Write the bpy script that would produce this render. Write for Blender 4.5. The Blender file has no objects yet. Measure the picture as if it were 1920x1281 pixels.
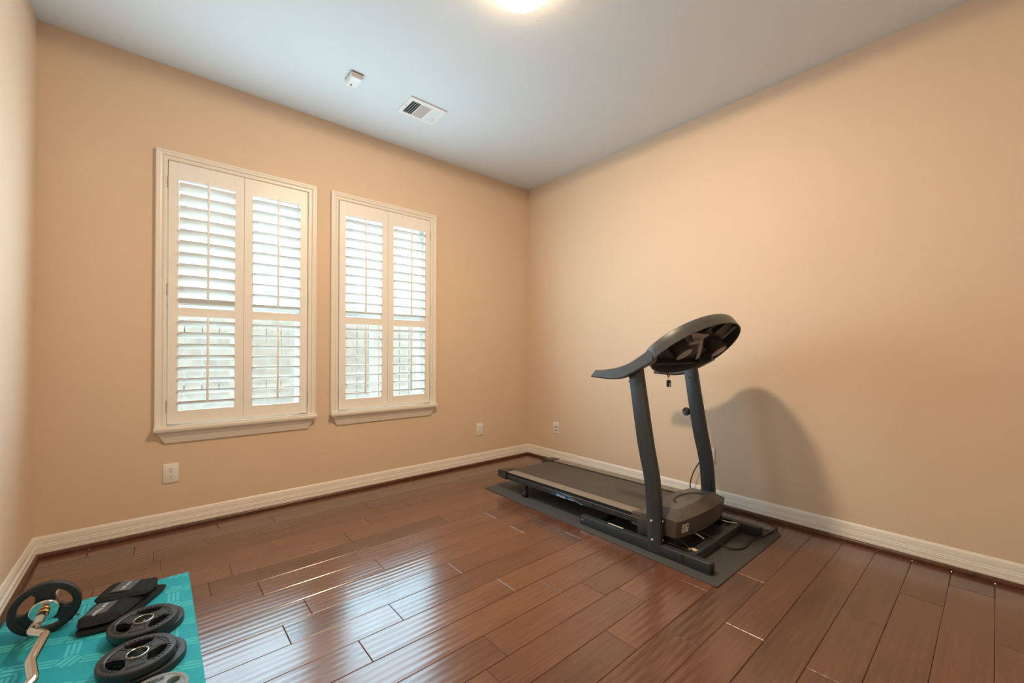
import bpy, bmesh, math, random
from mathutils import Vector, Matrix
random.seed(7)
PI = math.pi
scene = bpy.context.scene
C = scene.collection

# ------------------------------------------------------------------ camera
CAM = Vector((-2.9502, -3.178, 1.0491))
YAW, PITCH, ROLL, F = .7093, .0058, .0023, 780.37
cd = bpy.data.cameras.new('camera'); cam = bpy.data.objects.new('camera', cd); C.objects.link(cam)
cd.sensor_width = 36.0; cd.sensor_fit = 'HORIZONTAL'; cd.lens = F * 36 / 1920
cd.shift_y = (657.28 - 640.5) / 1920; cd.clip_start = .02
r0 = Vector((math.cos(YAW), -math.sin(YAW), 0)); f0 = Vector((math.sin(YAW), math.cos(YAW), 0)); u0 = Vector((0, 0, 1))
f1 = f0 * math.cos(PITCH) + u0 * math.sin(PITCH); u1 = -f0 * math.sin(PITCH) + u0 * math.cos(PITCH)
r2 = r0 * math.cos(ROLL) + u1 * math.sin(ROLL); u2 = -r0 * math.sin(ROLL) + u1 * math.cos(ROLL)
m = Matrix.Identity(4)
for i in range(3):
    m[i][0], m[i][1], m[i][2], m[i][3] = r2[i], u2[i], -f1[i], CAM[i]
cam.matrix_world = m
scene.camera = cam

# ------------------------------------------------------------------ sky, daylight, exposure
w = bpy.data.worlds.new('overcast_sky'); scene.world = w; w.use_nodes = True
bg = w.node_tree.nodes['Background']
bg.inputs[0].default_value = (.66, .88, 1.0, 1); bg.inputs[1].default_value = 9.0
vs = scene.view_settings
vs.view_transform = 'Standard'; vs.look = 'None'; vs.gamma = 1; vs.use_curve_mapping = False
vs.exposure = 0.0
W, D, H = 3.414, 3.66, 2.74
def daylight(x0, x1, z0, z1, power, n=3, tilt=math.radians(11)):
    # daylight leaving the shutters: the slats lean outwards and throw it upwards
    hh = (z1 - z0) / n
    for k in range(n):
        l = bpy.data.lights.new('window_daylight', 'AREA'); l.shape = 'RECTANGLE'
        l.size = x1 - x0; l.size_y = hh / math.cos(tilt) * .98; l.energy = power / n; l.color = (.50, .81, 1.0)
        o = bpy.data.objects.new('window_daylight', l); C.objects.link(o)
        o.location = ((x0 + x1) / 2, -.062 - hh / 2 * math.tan(tilt), z0 + hh * (k + .5)); o.rotation_euler = (-PI / 2 - tilt, 0, 0)
daylight(-2.86, -2.17, .70, 2.07, 18)
daylight(-1.885, -1.20, .70, 2.07, 18)

# ------------------------------------------------------------------ materials
def nodes(name):
    mt = bpy.data.materials.new(name); mt.use_nodes = True
    nt = mt.node_tree; return mt, nt, nt.nodes['Principled BSDF']
def L(nt, a, b): nt.links.new(a, b)
def add_noise_bump(nt, b, scale, strength, dist, detail=4, coords=None):
    n = nt.nodes.new('ShaderNodeTexNoise'); n.inputs['Scale'].default_value = scale; n.inputs['Detail'].default_value = detail
    g = nt.nodes.new('ShaderNodeNewGeometry')
    L(nt, coords or g.outputs['Position'], n.inputs['Vector'])
    bp = nt.nodes.new('ShaderNodeBump'); bp.inputs['Strength'].default_value = strength; bp.inputs['Distance'].default_value = dist
    L(nt, n.outputs['Fac'], bp.inputs['Height']); L(nt, bp.outputs['Normal'], b.inputs['Normal'])
    return n
def mat(name, col, rough=.5, metal=0, bump=None, vary=0, spec=.5, coat=0, vscale=30):
    mt, nt, b = nodes(name)
    b.inputs['Base Color'].default_value = (*col, 1); b.inputs['Roughness'].default_value = rough
    b.inputs['Metallic'].default_value = metal; b.inputs['Specular IOR Level'].default_value = spec
    b.inputs['Coat Weight'].default_value = coat
    if bump: add_noise_bump(nt, b, *bump)
    if vary:
        n = nt.nodes.new('ShaderNodeTexNoise'); n.inputs['Scale'].default_value = vscale; n.inputs['Detail'].default_value = 5
        g = nt.nodes.new('ShaderNodeNewGeometry'); L(nt, g.outputs['Position'], n.inputs['Vector'])
        r = nt.nodes.new('ShaderNodeValToRGB')
        r.color_ramp.elements[0].position = .3; r.color_ramp.elements[1].position = .7
        r.color_ramp.elements[0].color = (*[c * (1 - vary) for c in col], 1); r.color_ramp.elements[1].color = (*[min(1, c * (1 + vary)) for c in col], 1)
        L(nt, n.outputs['Fac'], r.inputs['Fac']); L(nt, r.outputs['Color'], b.inputs['Base Color'])
    return mt
M = {}
M['wall'] = mat('beige_wall_paint', (.70, .545, .405), .55, bump=(160, .25, .002, 3), vary=.012, spec=.35, vscale=3)
M['ceil'] = mat('white_ceiling_paint', (.70, .715, .715), .8, bump=(120, .35, .003, 4), spec=.2)
M['trim'] = mat('white_trim_paint', (.80, .755, .69), .35, vary=.01, vscale=8)
M['shutter'] = mat('white_shutter_paint', (.84, .815, .78), .38, vary=.01, vscale=8)
M['plate_white'] = mat('white_plastic', (.80, .77, .73), .35, vary=.01)
M['dark_slot'] = mat('dark_slot', (.02, .018, .016), .6, vary=.1)
M['shoe'] = mat('dark_stained_molding', (.085, .028, .012), .35, vary=.35, vscale=25)
M['frame_metal'] = mat('charcoal_metal_paint', (.040, .047, .052), .36, metal=.25, vary=.06, bump=(500, .05, .001, 2))
M['dark_plastic'] = mat('charcoal_plastic', (.040, .036, .033), .42, bump=(600, .15, .0006, 2), vary=.05)
M['hood_plastic'] = mat('motor_hood_plastic', (.085, .076, .068), .30, bump=(700, .12, .0006, 2), vary=.05)
M['console_plastic'] = mat('console_grey_plastic', (.060, .062, .064), .40, bump=(700, .1, .0005, 2), vary=.05)
M['black'] = mat('black_plastic', (.010, .010, .011), .45, vary=.1)
M['belt'] = mat('running_belt_rubber', (.060, .052, .047), .5, bump=(420, .25, .0006, 2), vary=.12, vscale=7)
M['footrail'] = mat('foot_rail_grey', (.215, .180, .145), .45, bump=(300, .2, .0006, 2), vary=.06)
M['cup_grey'] = mat('cup_base_grey', (.30, .285, .26), .5, vary=.05)
M['steel'] = mat('zinc_steel', (.55, .53, .50), .28, metal=1, vary=.05)
M['chrome'] = mat('chromed_steel', (.80, .79, .77), .13, metal=1, vary=.03, vscale=60)
M['brass'] = mat('brass_bushing', (.75, .42, .14), .25, metal=1, vary=.05)
M['rubber'] = mat('black_rubber', (.017, .0185, .020), .36, bump=(350, .2, .0008, 3), vary=.12)
M['grey_plate'] = mat('grey_iron', (.22, .24, .25), .48, bump=(220, .35, .001, 3), vary=.1)
M['fabric'] = mat('black_neoprene', (.012, .012, .012), .8, bump=(900, .3, .0008, 2), vary=.15, spec=.25)
M['patch'] = mat('grey_patch', (.075, .078, .08), .6, vary=.1, vscale=80)
M['white_print'] = mat('white_print', (.75, .75, .74), .5, vary=.02)
M['blue_decal'] = mat('blue_decal', (.006, .055, .14), .25, vary=.08)
M['silver_decal'] = mat('silver_decal', (.30, .31, .34), .3, metal=.5, vary=.04)
M['yellow_label'] = mat('pale_yellow_label', (.62, .60, .42), .5, vary=.05)
M['tag_paper'] = mat('paper_tag', (.68, .52, .38), .6, vary=.06)
M['vinyl'] = mat('white_vinyl', (.78, .79, .80), .35, vary=.01)
M['fence'] = mat('weathered_cedar', (.26, .205, .165), .8, vary=.16, vscale=9)
M['ground'] = mat('pale_ground', (.2, .2, .17), .9, vary=.2, vscale=6)
M['shingle'] = mat('grey_shingle', (.21, .205, .20), .9, vary=.4, vscale=7)
M['siding'] = mat('pale_siding', (.32, .32, .33), .8, vary=.05)
M['print_teal'] = mat('pale_teal_print', (.055, .46, .50), .75, vary=.05)
M['mat_teal'] = mat('teal_foam', (.006, .325, .385), .75, bump=(900, .3, .0008, 2), vary=.06, vscale=60)

def lamp_mat():
    mt, nt, b = nodes('lit_frosted_glass')
    b.inputs['Base Color'].default_value = (.9, .85, .75, 1)
    b.inputs['Emission Color'].default_value = (1.0, .60, .36, 1); b.inputs['Emission Strength'].default_value = 5.5
    n = nt.nodes.new('ShaderNodeTexNoise'); n.inputs['Scale'].default_value = 6
    r = nt.nodes.new('ShaderNodeMapRange'); r.inputs['To Min'].default_value = .3; r.inputs['To Max'].default_value = .4
    L(nt, n.outputs['Fac'], r.inputs['Value']); L(nt, r.outputs['Result'], b.inputs['Roughness'])
    tr = nt.nodes.new('ShaderNodeBsdfTransparent'); mx_ = nt.nodes.new('ShaderNodeMixShader'); mx_.inputs[0].default_value = .6   # frosted glass lets the bulb through
    L(nt, b.outputs[0], mx_.inputs[1]); L(nt, tr.outputs[0], mx_.inputs[2]); L(nt, mx_.outputs[0], nt.nodes['Material Output'].inputs['Surface'])
    return mt
M['lamp'] = lamp_mat()
def glass_mat():
    mt = bpy.data.materials.new('window_glass'); mt.use_nodes = True; nt = mt.node_tree
    nt.nodes.clear(); o = nt.nodes.new('ShaderNodeOutputMaterial'); mx = nt.nodes.new('ShaderNodeMixShader')
    t = nt.nodes.new('ShaderNodeBsdfTransparent'); g = nt.nodes.new('ShaderNodeBsdfGlossy'); g.inputs['Roughness'].default_value = .02
    t.inputs['Color'].default_value = (.96, .985, .98, 1); mx.inputs[0].default_value = .06
    L(nt, t.outputs[0], mx.inputs[1]); L(nt, g.outputs[0], mx.inputs[2]); L(nt, mx.outputs[0], o.inputs['Surface'])
    return mt
M['glass'] = glass_mat()
def speckle_mat():
    mt, nt, b = nodes('speckled_rubber'); b.inputs['Roughness'].default_value = .6
    n = add_noise_bump(nt, b, 380, .5, .0015, 3)
    r = nt.nodes.new('ShaderNodeValToRGB'); e = r.color_ramp.elements
    e[0].position = .35; e[0].color = (.012, .013, .014, 1); e[1].position = .70; e[1].color = (.12, .122, .12, 1)
    L(nt, n.outputs['Fac'], r.inputs['Fac']); L(nt, r.outputs['Color'], b.inputs['Base Color'])
    return mt
M['floor_mat'] = speckle_mat()
def wood_mat():
    mt, nt, b = nodes('hand_scraped_wood')
    g = nt.nodes.new('ShaderNodeNewGeometry'); oi = nt.nodes.new('ShaderNodeObjectInfo')
    off = nt.nodes.new('ShaderNodeVectorMath'); off.operation = 'SCALE'; off.inputs[0].default_value = (37, 23, 11)
    L(nt, oi.outputs['Random'], off.inputs['Scale'])
    ad = nt.nodes.new('ShaderNodeVectorMath'); ad.operation = 'ADD'; L(nt, g.outputs['Position'], ad.inputs[0]); L(nt, off.outputs[0], ad.inputs[1])
    def mapped(s):
        mp = nt.nodes.new('ShaderNodeMapping'); mp.inputs['Scale'].default_value = s; L(nt, ad.outputs[0], mp.inputs['Vector']); return mp.outputs[0]
    def noise(v, sc, det):
        n = nt.nodes.new('ShaderNodeTexNoise'); n.inputs['Scale'].default_value = sc; n.inputs['Detail'].default_value = det; L(nt, v, n.inputs['Vector']); return n.outputs['Fac']
    def mth(op, a, b_, c=None):
        n = nt.nodes.new('ShaderNodeMath'); n.operation = op
        for i, v in enumerate((a, b_, c)):
            if v is None: continue
            if isinstance(v, (int, float)): n.inputs[i].default_value = v
            else: L(nt, v, n.inputs[i])
        return n.outputs[0]
    grain = noise(mapped((2.2, 55, 1)), 2.0, 6)
    cloud = noise(mapped((2.0, 5, 1)), 1.6, 3)
    t = mth('ADD', mth('MULTIPLY', grain, .45), mth('MULTIPLY', cloud, .35))
    t = mth('ADD', t, mth('MULTIPLY', oi.outputs['Random'], .22))
    r = nt.nodes.new('ShaderNodeValToRGB'); e = r.color_ramp.elements
    e[0].position = .26; e[0].color = (.064, .0245, .0135, 1)
    e[1].position = .74; e[1].color = (.18, .074, .041, 1)
    L(nt, t, r.inputs['Fac']); L(nt, r.outputs['Color'], b.inputs['Base Color'])
    # scraped ripples run along the board
    wv = nt.nodes.new('ShaderNodeTexWave'); wv.wave_type = 'BANDS'; wv.bands_direction = 'Y'
    wv.inputs['Scale'].default_value = 10.5; wv.inputs['Distortion'].default_value = 2.6; wv.inputs['Detail'].default_value = 1.0
    wv.inputs['Detail Scale'].default_value = .6
    L(nt, mapped((.35, 1, 1)), wv.inputs['Vector'])
    amp = mth('MULTIPLY', noise(mapped((1.4, 3, 1)), 1.0, 1), noise(mapped((.8, 7, 1)), 1.3, 1))
    amp = mth('MULTIPLY', amp, 3.2)
    h = mth('MULTIPLY', wv.outputs['Fac'], amp)
    h = mth('ADD', h, mth('MULTIPLY', noise(mapped((1.2, 9, 1)), 2.0, 2), .9))
    bp = nt.nodes.new('ShaderNodeBump'); bp.inputs['Strength'].default_value = 1; bp.inputs['Distance'].default_value = .00042
    L(nt, h, bp.inputs['Height']); L(nt, bp.outputs['Normal'], b.inputs['Normal'])
    rr = nt.nodes.new('ShaderNodeMapRange'); rr.inputs['To Min'].default_value = .18; rr.inputs['To Max'].default_value = .29
    L(nt, cloud, rr.inputs['Value']); L(nt, rr.outputs['Result'], b.inputs['Roughness'])
    b.inputs['Specular IOR Level'].default_value = .7
    b.inputs['Coat Weight'].default_value = .55; b.inputs['Coat Roughness'].default_value = .15; b.inputs['Coat IOR'].default_value = 1.55
    L(nt, bp.outputs['Normal'], b.inputs['Coat Normal'])
    return mt
M['wood'] = wood_mat()

# ------------------------------------------------------------------ helpers
WO = {}                                            # world origin of every object
def place(o, origin, parent):
    WO[o.name] = Vector(origin)
    o.location = Vector(origin) - (WO[parent.name] if parent else Vector((0, 0, 0)))
    o.parent = parent
def tag(o, label, cat, group=None):
    o['label'] = label; o['category'] = cat
    if group: o['group'] = group
    return o
def thing(name, origin, label=None, cat=None, group=None):
    o = bpy.data.objects.new(name, None); o.empty_display_size = .05; C.objects.link(o); place(o, origin, None)
    if label: tag(o, label, cat, group)
    return o
def struct(o): o['kind'] = 'structure'; return o
def mk(name, verts, faces, material, parent=None, smooth=None, bevel=0, seg=2, recalc=True):
    vs_ = [Vector(v) for v in verts]
    lo = Vector([min(v[i] for v in vs_) for i in range(3)]); hi = Vector([max(v[i] for v in vs_) for i in range(3)])
    org = Vector(((lo.x + hi.x) / 2, (lo.y + hi.y) / 2, lo.z))
    me = bpy.data.meshes.new(name)
    me.from_pydata([tuple(v - org) for v in vs_], [], [tuple(f) for f in faces])
    bm = bmesh.new(); bm.from_mesh(me)
    if recalc: bmesh.ops.recalc_face_normals(bm, faces=bm.faces)
    if bevel:
        ed = [e for e in bm.edges if len(e.link_faces) == 2 and e.calc_face_angle(0) > .5]
        bmesh.ops.bevel(bm, geom=ed, offset=bevel, offset_type='OFFSET', segments=seg, profile=.5, affect='EDGES', clamp_overlap=True)
    bm.to_mesh(me); bm.free()
    if smooth is not None:
        me.polygons.foreach_set('use_smooth', [True] * len(me.polygons)); me.update()
        try: me.set_sharp_from_angle(angle=smooth)
        except Exception: pass
    me.materials.append(M[material])
    o = bpy.data.objects.new(name, me); C.objects.link(o); place(o, org, parent)
    return o
def dup(src, delta, parent):
    o = bpy.data.objects.new(src.name.split('.')[0], src.data); C.objects.link(o)
    place(o, WO[src.name] + Vector(delta), parent); return o
BF = [(0, 3, 2, 1), (4, 5, 6, 7), (0, 1, 5, 4), (1, 2, 6, 5), (2, 3, 7, 6), (3, 0, 4, 7)]
def boxv(x0, x1, y0, y1, z0, z1):
    return [(x0, y0, z0), (x1, y0, z0), (x1, y1, z0), (x0, y1, z0), (x0, y0, z1), (x1, y0, z1), (x1, y1, z1), (x0, y1, z1)]
def box(name, x0, x1, y0, y1, z0, z1, material, parent=None, bevel=0, seg=2, smooth=None):
    return mk(name, boxv(x0, x1, y0, y1, z0, z1), BF, material, parent, bevel=bevel, seg=seg, smooth=smooth if smooth is not None else (.6 if bevel else None))
def multi(boxes):
    V, Fc = [], []
    for b in boxes:
        k = len(V); V += boxv(*b); Fc += [tuple(i + k for i in f) for f in BF]
    return V, Fc
def prism(poly, axis, a, b):
    """poly: list of 2-D points in the two other axes (in xyz order); extruded along axis from a to b."""
    def p3(p, t):
        l = list(p); l.insert(axis, t); return tuple(l)
    n = len(poly)
    V = [p3(p, a) for p in poly] + [p3(p, b) for p in poly]
    Fc = [tuple(range(n))[::-1], tuple(range(n, 2 * n))] + [(i, (i + 1) % n, n + (i + 1) % n, n + i) for i in range(n)]
    return V, Fc
def frame_of(d):
    d = Vector(d).normalized(); a = Vector((0, 0, 1)) if abs(d.z) < .9 else Vector((1, 0, 0))
    s = d.cross(a).normalized(); t = s.cross(d).normalized(); return s, t
def tube(pts, r, seg=10, cap=True):
    pts = [Vector(p) for p in pts]; V, Fc = [], []
    n = len(pts); ref = None
    for i, p in enumerate(pts):
        d = (pts[min(i + 1, n - 1)] - pts[max(i - 1, 0)]).normalized()
        if ref is None: s, t = frame_of(d)
        else:
            s = (ref - d * ref.dot(d)).normalized(); t = d.cross(s)
        ref = s
        rr = r[i] if isinstance(r, (list, tuple)) else r
        for k in range(seg):
            a = 2 * PI * k / seg; V.append(tuple(p + rr * (math.cos(a) * s + math.sin(a) * t)))
    for i in range(n - 1):
        for k in range(seg):
            k2 = (k + 1) % seg; Fc.append((i * seg + k, i * seg + k2, (i + 1) * seg + k2, (i + 1) * seg + k))
    if cap: Fc += [tuple(range(seg))[::-1], tuple(range((n - 1) * seg, n * seg))]
    return V, Fc
def spline(pts, sub=8):
    pts = [Vector(p) for p in pts]; out = []
    for i in range(len(pts) - 1):
        p0 = pts[max(i - 1, 0)]; p1 = pts[i]; p2 = pts[i + 1]; p3 = pts[min(i + 2, len(pts) - 1)]
        for k in range(sub):
            t = k / sub
            out.append(.5 * ((2 * p1) + (-p0 + p2) * t + (2 * p0 - 5 * p1 + 4 * p2 - p3) * t * t + (-p0 + 3 * p1 - 3 * p2 + p3) * t ** 3))
    out.append(pts[-1]); return out
def cyl(c, d, r, h, seg=20, r2=None):
    c = Vector(c); d = Vector(d).normalized(); return tube([c, c + d * h], [r, r if r2 is None else r2], seg)
def lathe(prof, c, d, seg=40):
    """prof: list of (radius, height along d) from centre c."""
    c = Vector(c); d = Vector(d).normalized(); s, t = frame_of(d); V, Fc = [], []
    n = len(prof)
    for rr, hh in prof:
        for k in range(seg):
            a = 2 * PI * k / seg; V.append(tuple(c + d * hh + rr * (math.cos(a) * s + math.sin(a) * t)))
    for i in range(n - 1):
        for k in range(seg):
            k2 = (k + 1) % seg; Fc.append((i * seg + k, i * seg + k2, (i + 1) * seg + k2, (i + 1) * seg + k))
    return V, Fc
def loft(loops, close=True):
    n = len(loops[0]); V = [tuple(p) for l in loops for p in l]; Fc = []
    for i in range(len(loops) - 1):
        for k in range(n):
            k2 = (k + 1) % n; Fc.append((i * n + k, i * n + k2, (i + 1) * n + k2, (i + 1) * n + k))
    if close: Fc += [tuple(range(n))[::-1], tuple(range((len(loops) - 1) * n, len(loops) * n))]
    return V, Fc
def lettering(text, size, origin, ex, ey, material, parent, name='lettering', stretch=1.0):
    cu = bpy.data.curves.new('t', 'FONT'); cu.body = text; cu.size = size; cu.extrude = .0002; cu.resolution_u = 3
    cu.align_x = 'CENTER'; cu.align_y = 'CENTER'
    to = bpy.data.objects.new('t', cu); C.objects.link(to)
    dg = bpy.context.evaluated_depsgraph_get(); dg.update()
    me = bpy.data.meshes.new_from_object(to.evaluated_get(dg)); bpy.data.objects.remove(to)
    ex, ey = Vector(ex).normalized(), Vector(ey).normalized(); ez = ex.cross(ey)
    V = [tuple(Vector(origin) + ex * v.co.x * stretch + ey * v.co.y + ez * v.co.z) for v in me.vertices]
    Fc = [tuple(p.vertices) for p in me.polygons]; bpy.data.meshes.remove(me)
    return mk(name, V, Fc, material, parent, recalc=False)

# ------------------------------------------------------------------ room shell
fl = struct(box('floor', -W, 0, -D, 0, -.06, -.0135, 'dark_slot'))
ROWS = {0: [-3.21, -2.656, -1.365], 1: [-3.026, -2.38, -.985], 2: [-2.95, -1.844, -.71], 3: [-2.923, -1.625, -.48], 4: [-3.15, -1.938, -.82],
        5: [-2.666, -2.112, -1.02], 6: [-2.76, -1.565, -.60], 7: [-2.588, -1.303], 8: [-3.19, -2.099, -.95], 9: [-2.465, -1.31],
        10: [-2.572, -1.837, -.70], 11: [-3.32, -2.204, -1.12], 12: [-2.382, -1.741, -.56], 13: [-2.86, -1.60, -.44], 14: [-3.1, -2.018, -1.463, -.30],
        15: [-3.2, -2.11, -1.374, -.25], 16: [-2.7, -1.65, -1.098], 17: [-2.45, -1.473, -.83], 18: [-2.3, -1.256, -.335], 19: [-2.75, -1.68, -.54],
        20: [-2.4, -1.291, -.826], 21: [-2.6, -1.52, -.4625], 22: [-2.2, -1.13, -.205], 23: [-2.7, -1.75, -.63], 24: [-2.4, -1.2, -.4], 25: [-3, -1.9, -.9], 26: [-2.3, -1.2]}
PW, Y0 = .1372, -.0137
def plank(x0, x1, y0, y1):
    g, c = .0007, .0017
    x0 += g; x1 -= g; y0 += g; y1 -= g; zt = random.uniform(-.0005, .0)
    V = [(x0, y0, -.0135), (x1, y0, -.0135), (x1, y1, -.0135), (x0, y1, -.0135),
         (x0, y0, zt - c * .75), (x1, y0, zt - c * .75), (x1, y1, zt - c * .75), (x0, y1, zt - c * .75),
         (x0 + c, y0 + c, zt), (x1 - c, y0 + c, zt), (x1 - c, y1 - c, zt), (x0 + c, y1 - c, zt)]
    Fc = [(0, 3, 2, 1), (8, 9, 10, 11)] + [(i, (i + 1) % 4, 4 + (i + 1) % 4, 4 + i) for i in range(4)] + [(4 + i, 4 + (i + 1) % 4, 8 + (i + 1) % 4, 8 + i) for i in range(4)]
    mk('plank', V, Fc, 'wood', fl)
for r_, js in ROWS.items():
    yt, yb = Y0 - PW * r_, Y0 - PW * (r_ + 1)
    if r_ == 26: yb = -D
    xs = [-W + .003] + sorted(js) + [-.003]
    for a, b in zip(xs, xs[1:]): plank(a, b, yb, yt)

WIN = [(-2.898, -2.132), (-1.923, -1.158)]          # shutter openings
ZB, ZT = .615, 2.180
T = .16
bx = [(-W - T, WIN[0][0], 0, T, 0, H), (WIN[1][1], T, 0, T, 0, H), (WIN[0][1], WIN[1][0], 0, T, 0, H)]
for a, b in WIN: bx += [(a, b, 0, T, 0, ZB), (a, b, 0, T, ZT, H)]
V, Fc = multi(bx); struct(mk('wall_front', V, Fc, 'wall'))
struct(box('wall_right', 0, T, -D - T, 0, 0, H, 'wall'))
struct(box('wall_left', -W - T, -W, -D - T, 0, 0, H, 'wall'))
struct(box('wall_back', -W, 0, -D - T, -D, 0, H, 'wall'))
struct(box('ceiling', -W - T, T, -D - T, T, H, H + .12, 'ceil'))

# baseboards: profile (distance from wall, height)
BP = [(0, .0), (.0150, .0), (.0150, .0345), (.0128, .0362), (.0138, .0375), (.0138, .0555), (.0105, .0580), (.0120, .0615), (.0120, .0640), (.0095, .0655),
      (.0090, .0850), (.0075, .0865), (.0085, .0885), (.0075, .0960), (.0045, .1045), (.0025, .1075), (0, .1075)]
SP = [(.0148, .0), (.0290, .0), (.0290, .009), (.0270, .0165), (.0225, .0215), (.0150, .0235)]
def run(name, prof, side, material):
    """mitred moulding along one wall of the room"""
    loops = []
    for e in (0, 1):
        l = []
        for d_, z in prof:
            if side == 'front': p = (-W + d_ if e == 0 else -d_, -d_, z)
            if side == 'back': p = (-W + d_ if e == 0 else -d_, -D + d_, z)
            if side == 'right': p = (-d_, -D + d_ if e == 0 else -d_, z)
            if side == 'left': p = (-W + d_, -D + d_ if e == 0 else -d_, z)
            l.append(p)
        loops.append(l)
    V, Fc = loft(loops); return struct(mk(name, V, Fc, material))
for i, s in enumerate(('front', 'right', 'left', 'back')):
    run('baseboard_' + s, BP, s, 'trim')
    run('trim_%d' % (i + 1), SP, s, 'shoe')

# ------------------------------------------------------------------ windows
CP = [(0, 0), (.0, .012), (.006, .016), (.017, .0165), (.0195, .0125), (.023, .0125), (.0255, .019), (.034, .021), (.040, .021), (.044, .024), (.051, .024), (.0545, .020), (.0545, 0)]  # (distance outward from the opening, depth)
def window(idx, x0, x1):
    root = struct(thing('window_%d' % idx, ((x0 + x1) / 2, 0, ZB)))
    zs = .6155
    path = lambda o: [(x0 - o, zs), (x0 - o, ZT + o), (x1 + o, ZT + o), (x1 + o, zs)]
    loops = []
    for k in range(4):
        loops.append([(path(o)[k][0], -dp, path(o)[k][1]) for o, dp in CP])
    V, Fc = loft(loops); mk('casing', V, Fc, 'trim', root)
    # stool with stepped and sloping apron below it
    lv = [(.5115, -.010, .006), (.5135, -.0085, .0098), (.5525, .012, .0215), (.5550, .0105, .0205), (.5575, .016, .026), (.575, .0255, .0335), (.583, .031, .038),
          (.5845, .0385, .046), (.596, .0425, .050), (.6055, .0425, .050), (.6085, .0395, .047)]
    A0, A1 = x0 - .010, x1 + .010
    loops = [[(A0 - e - .004, 0, z), (A0 - e - .004, -d_, z), (A1 + e + .004, -d_, z), (A1 + e + .004, 0, z)] for z, e, d_ in lv[:7]]
    V, Fc = loft(loops); mk('apron', V, Fc, 'trim', root)
    loops = [[(A0 - e - .004, 0, z), (A0 - e - .004, -d_, z), (A1 + e + .004, -d_, z), (A1 + e + .004, 0, z)] for z, e, d_ in lv[7:]]
    loops += [[(x[0], x[1], .6155) for x in loops[-1]]]
    V, Fc = loft(loops); mk('sill', V, Fc, 'trim', root)
    # reveal lining and vinyl window behind the shutters
    V, Fc = multi([(x0 + .0005, x0 + .010, .022, .10, ZB + .001, ZT - .001), (x1 - .010, x1 - .0005, .022, .10, ZB + .001, ZT - .001), (x0 + .010, x1 - .010, .022, .10, ZT - .010, ZT - .001), (x0 + .010, x1 - .010, .022, .10, ZB + .001, ZB + .010)])
    mk('lining', V, Fc, 'trim', root)
    fx0, fx1, fz0, fz1, w_ = x0 + .001, x1 - .001, ZB + .001, ZT - .001, .045
    zm = 1.36
    V, Fc = multi([(fx0, fx0 + w_, .1, .15, fz0, fz1), (fx1 - w_, fx1, .1, .15, fz0, fz1), (fx0 + w_, fx1 - w_, .1, .15, fz0, fz0 + w_), (fx0 + w_, fx1 - w_, .1, .15, fz1 - w_, fz1), (fx0 + w_, fx1 - w_, .1, .15, zm - .025, zm + .025)])
    fr = mk('window_frame', V, Fc, 'vinyl', root)
    box('glass_pane', fx0 + w_, fx1 - w_, .122, .128, fz0 + w_, zm - .025, 'glass', fr)
    box('glass_pane', fx0 + w_, fx1 - w_, .122, .128, zm + .025, fz1 - w_, 'glass', fr)
window(1, *WIN[0]); window(2, *WIN[1])

# ------------------------------------------------------------------ shutters
PITCH_L = .0686
def louver_mesh(x0, x1, yc, zc, tilt):
    hw, th = .038, .0056
    prof = []
    for k in range(12):
        a = 2 * PI * k / 12; prof.append((hw * math.copysign(abs(math.cos(a)) ** .8, math.cos(a)), th * math.sin(a)))
    ct, st = math.cos(tilt), math.sin(tilt)
    # room edge is at -y and goes up with tilt
    pl = [(yc + a * ct - b * st * -1 * 0 + b * st, zc - a * st + b * ct) for a, b in prof]
    return prism(pl, 0, x0, x1)
def shutter(px0, px1, hinge_left, tu, tl, label):
    z0, z1 = .624, 2.1775
    ya, yb = -.013, .015
    root = thing('plantation_shutter', ((px0 + px1) / 2, 0, z0), label, 'shutter', 'louvred shutter panels in the two windows')
    s = .049
    for a, b in ((px0, px0 + s), (px1 - s, px1)): box('stile', a, b, ya, yb, z0, z1, 'shutter', root, .0015, 1)
    ix0, ix1 = px0 + s, px1 - s
    for nm, a, b in (('bottom_rail', z0, .7005), ('middle_rail', 1.263, 1.3155), ('top_rail', 2.0775, z1)):
        box(nm, ix0 - .0005, ix1 + .0005, ya + .0005, yb - .0005, a, b, 'shutter', root)
    xc = (ix0 + ix1) / 2
    for zc0, n, tilt in ((1.6965, 11, tu), (.9817, 8, tl)):
        top = zc0 + (n - 1) / 2 * PITCH_L
        V, Fc = louver_mesh(ix0 + .0008, ix1 - .0008, .001, top, math.radians(tilt))
        first = mk('louver', V, Fc, 'shutter', root, smooth=.7)
        for k in range(1, n): dup(first, (0, 0, -k * PITCH_L), root)
        re = Vector((0, .001 - .038 * math.cos(math.radians(tilt)), .038 * math.sin(math.radians(tilt))))
        rod = box('tilt_rod', xc - .0058, xc + .0058, re.y - .0125, re.y - .0005, top - (n - 1) * PITCH_L + re.z - .012, top + re.z + (.034 if n == 11 else .022), 'shutter', root, .002, 2)
    # small magnet catch under the middle rail, hinges on the outer stile
    V, Fc = lathe([(.0, .004), (.006, .004), (.0075, .002), (.008, 0), (0, 0)], (xc - .004, ya, 1.270), (0, -1, 0), 16); mk('catch', V, Fc, 'plate_white', root, smooth=.6)
    hx = px0 - .0022 if hinge_left else px1 + .0022
    for hz in (2.05, 1.42, .73):
        V, Fc = cyl((hx, ya - .0035, hz - .034), (0, 0, 1), .0036, .068, 12); mk('hinge', V, Fc, 'plate_white', root, smooth=.6)
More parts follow.
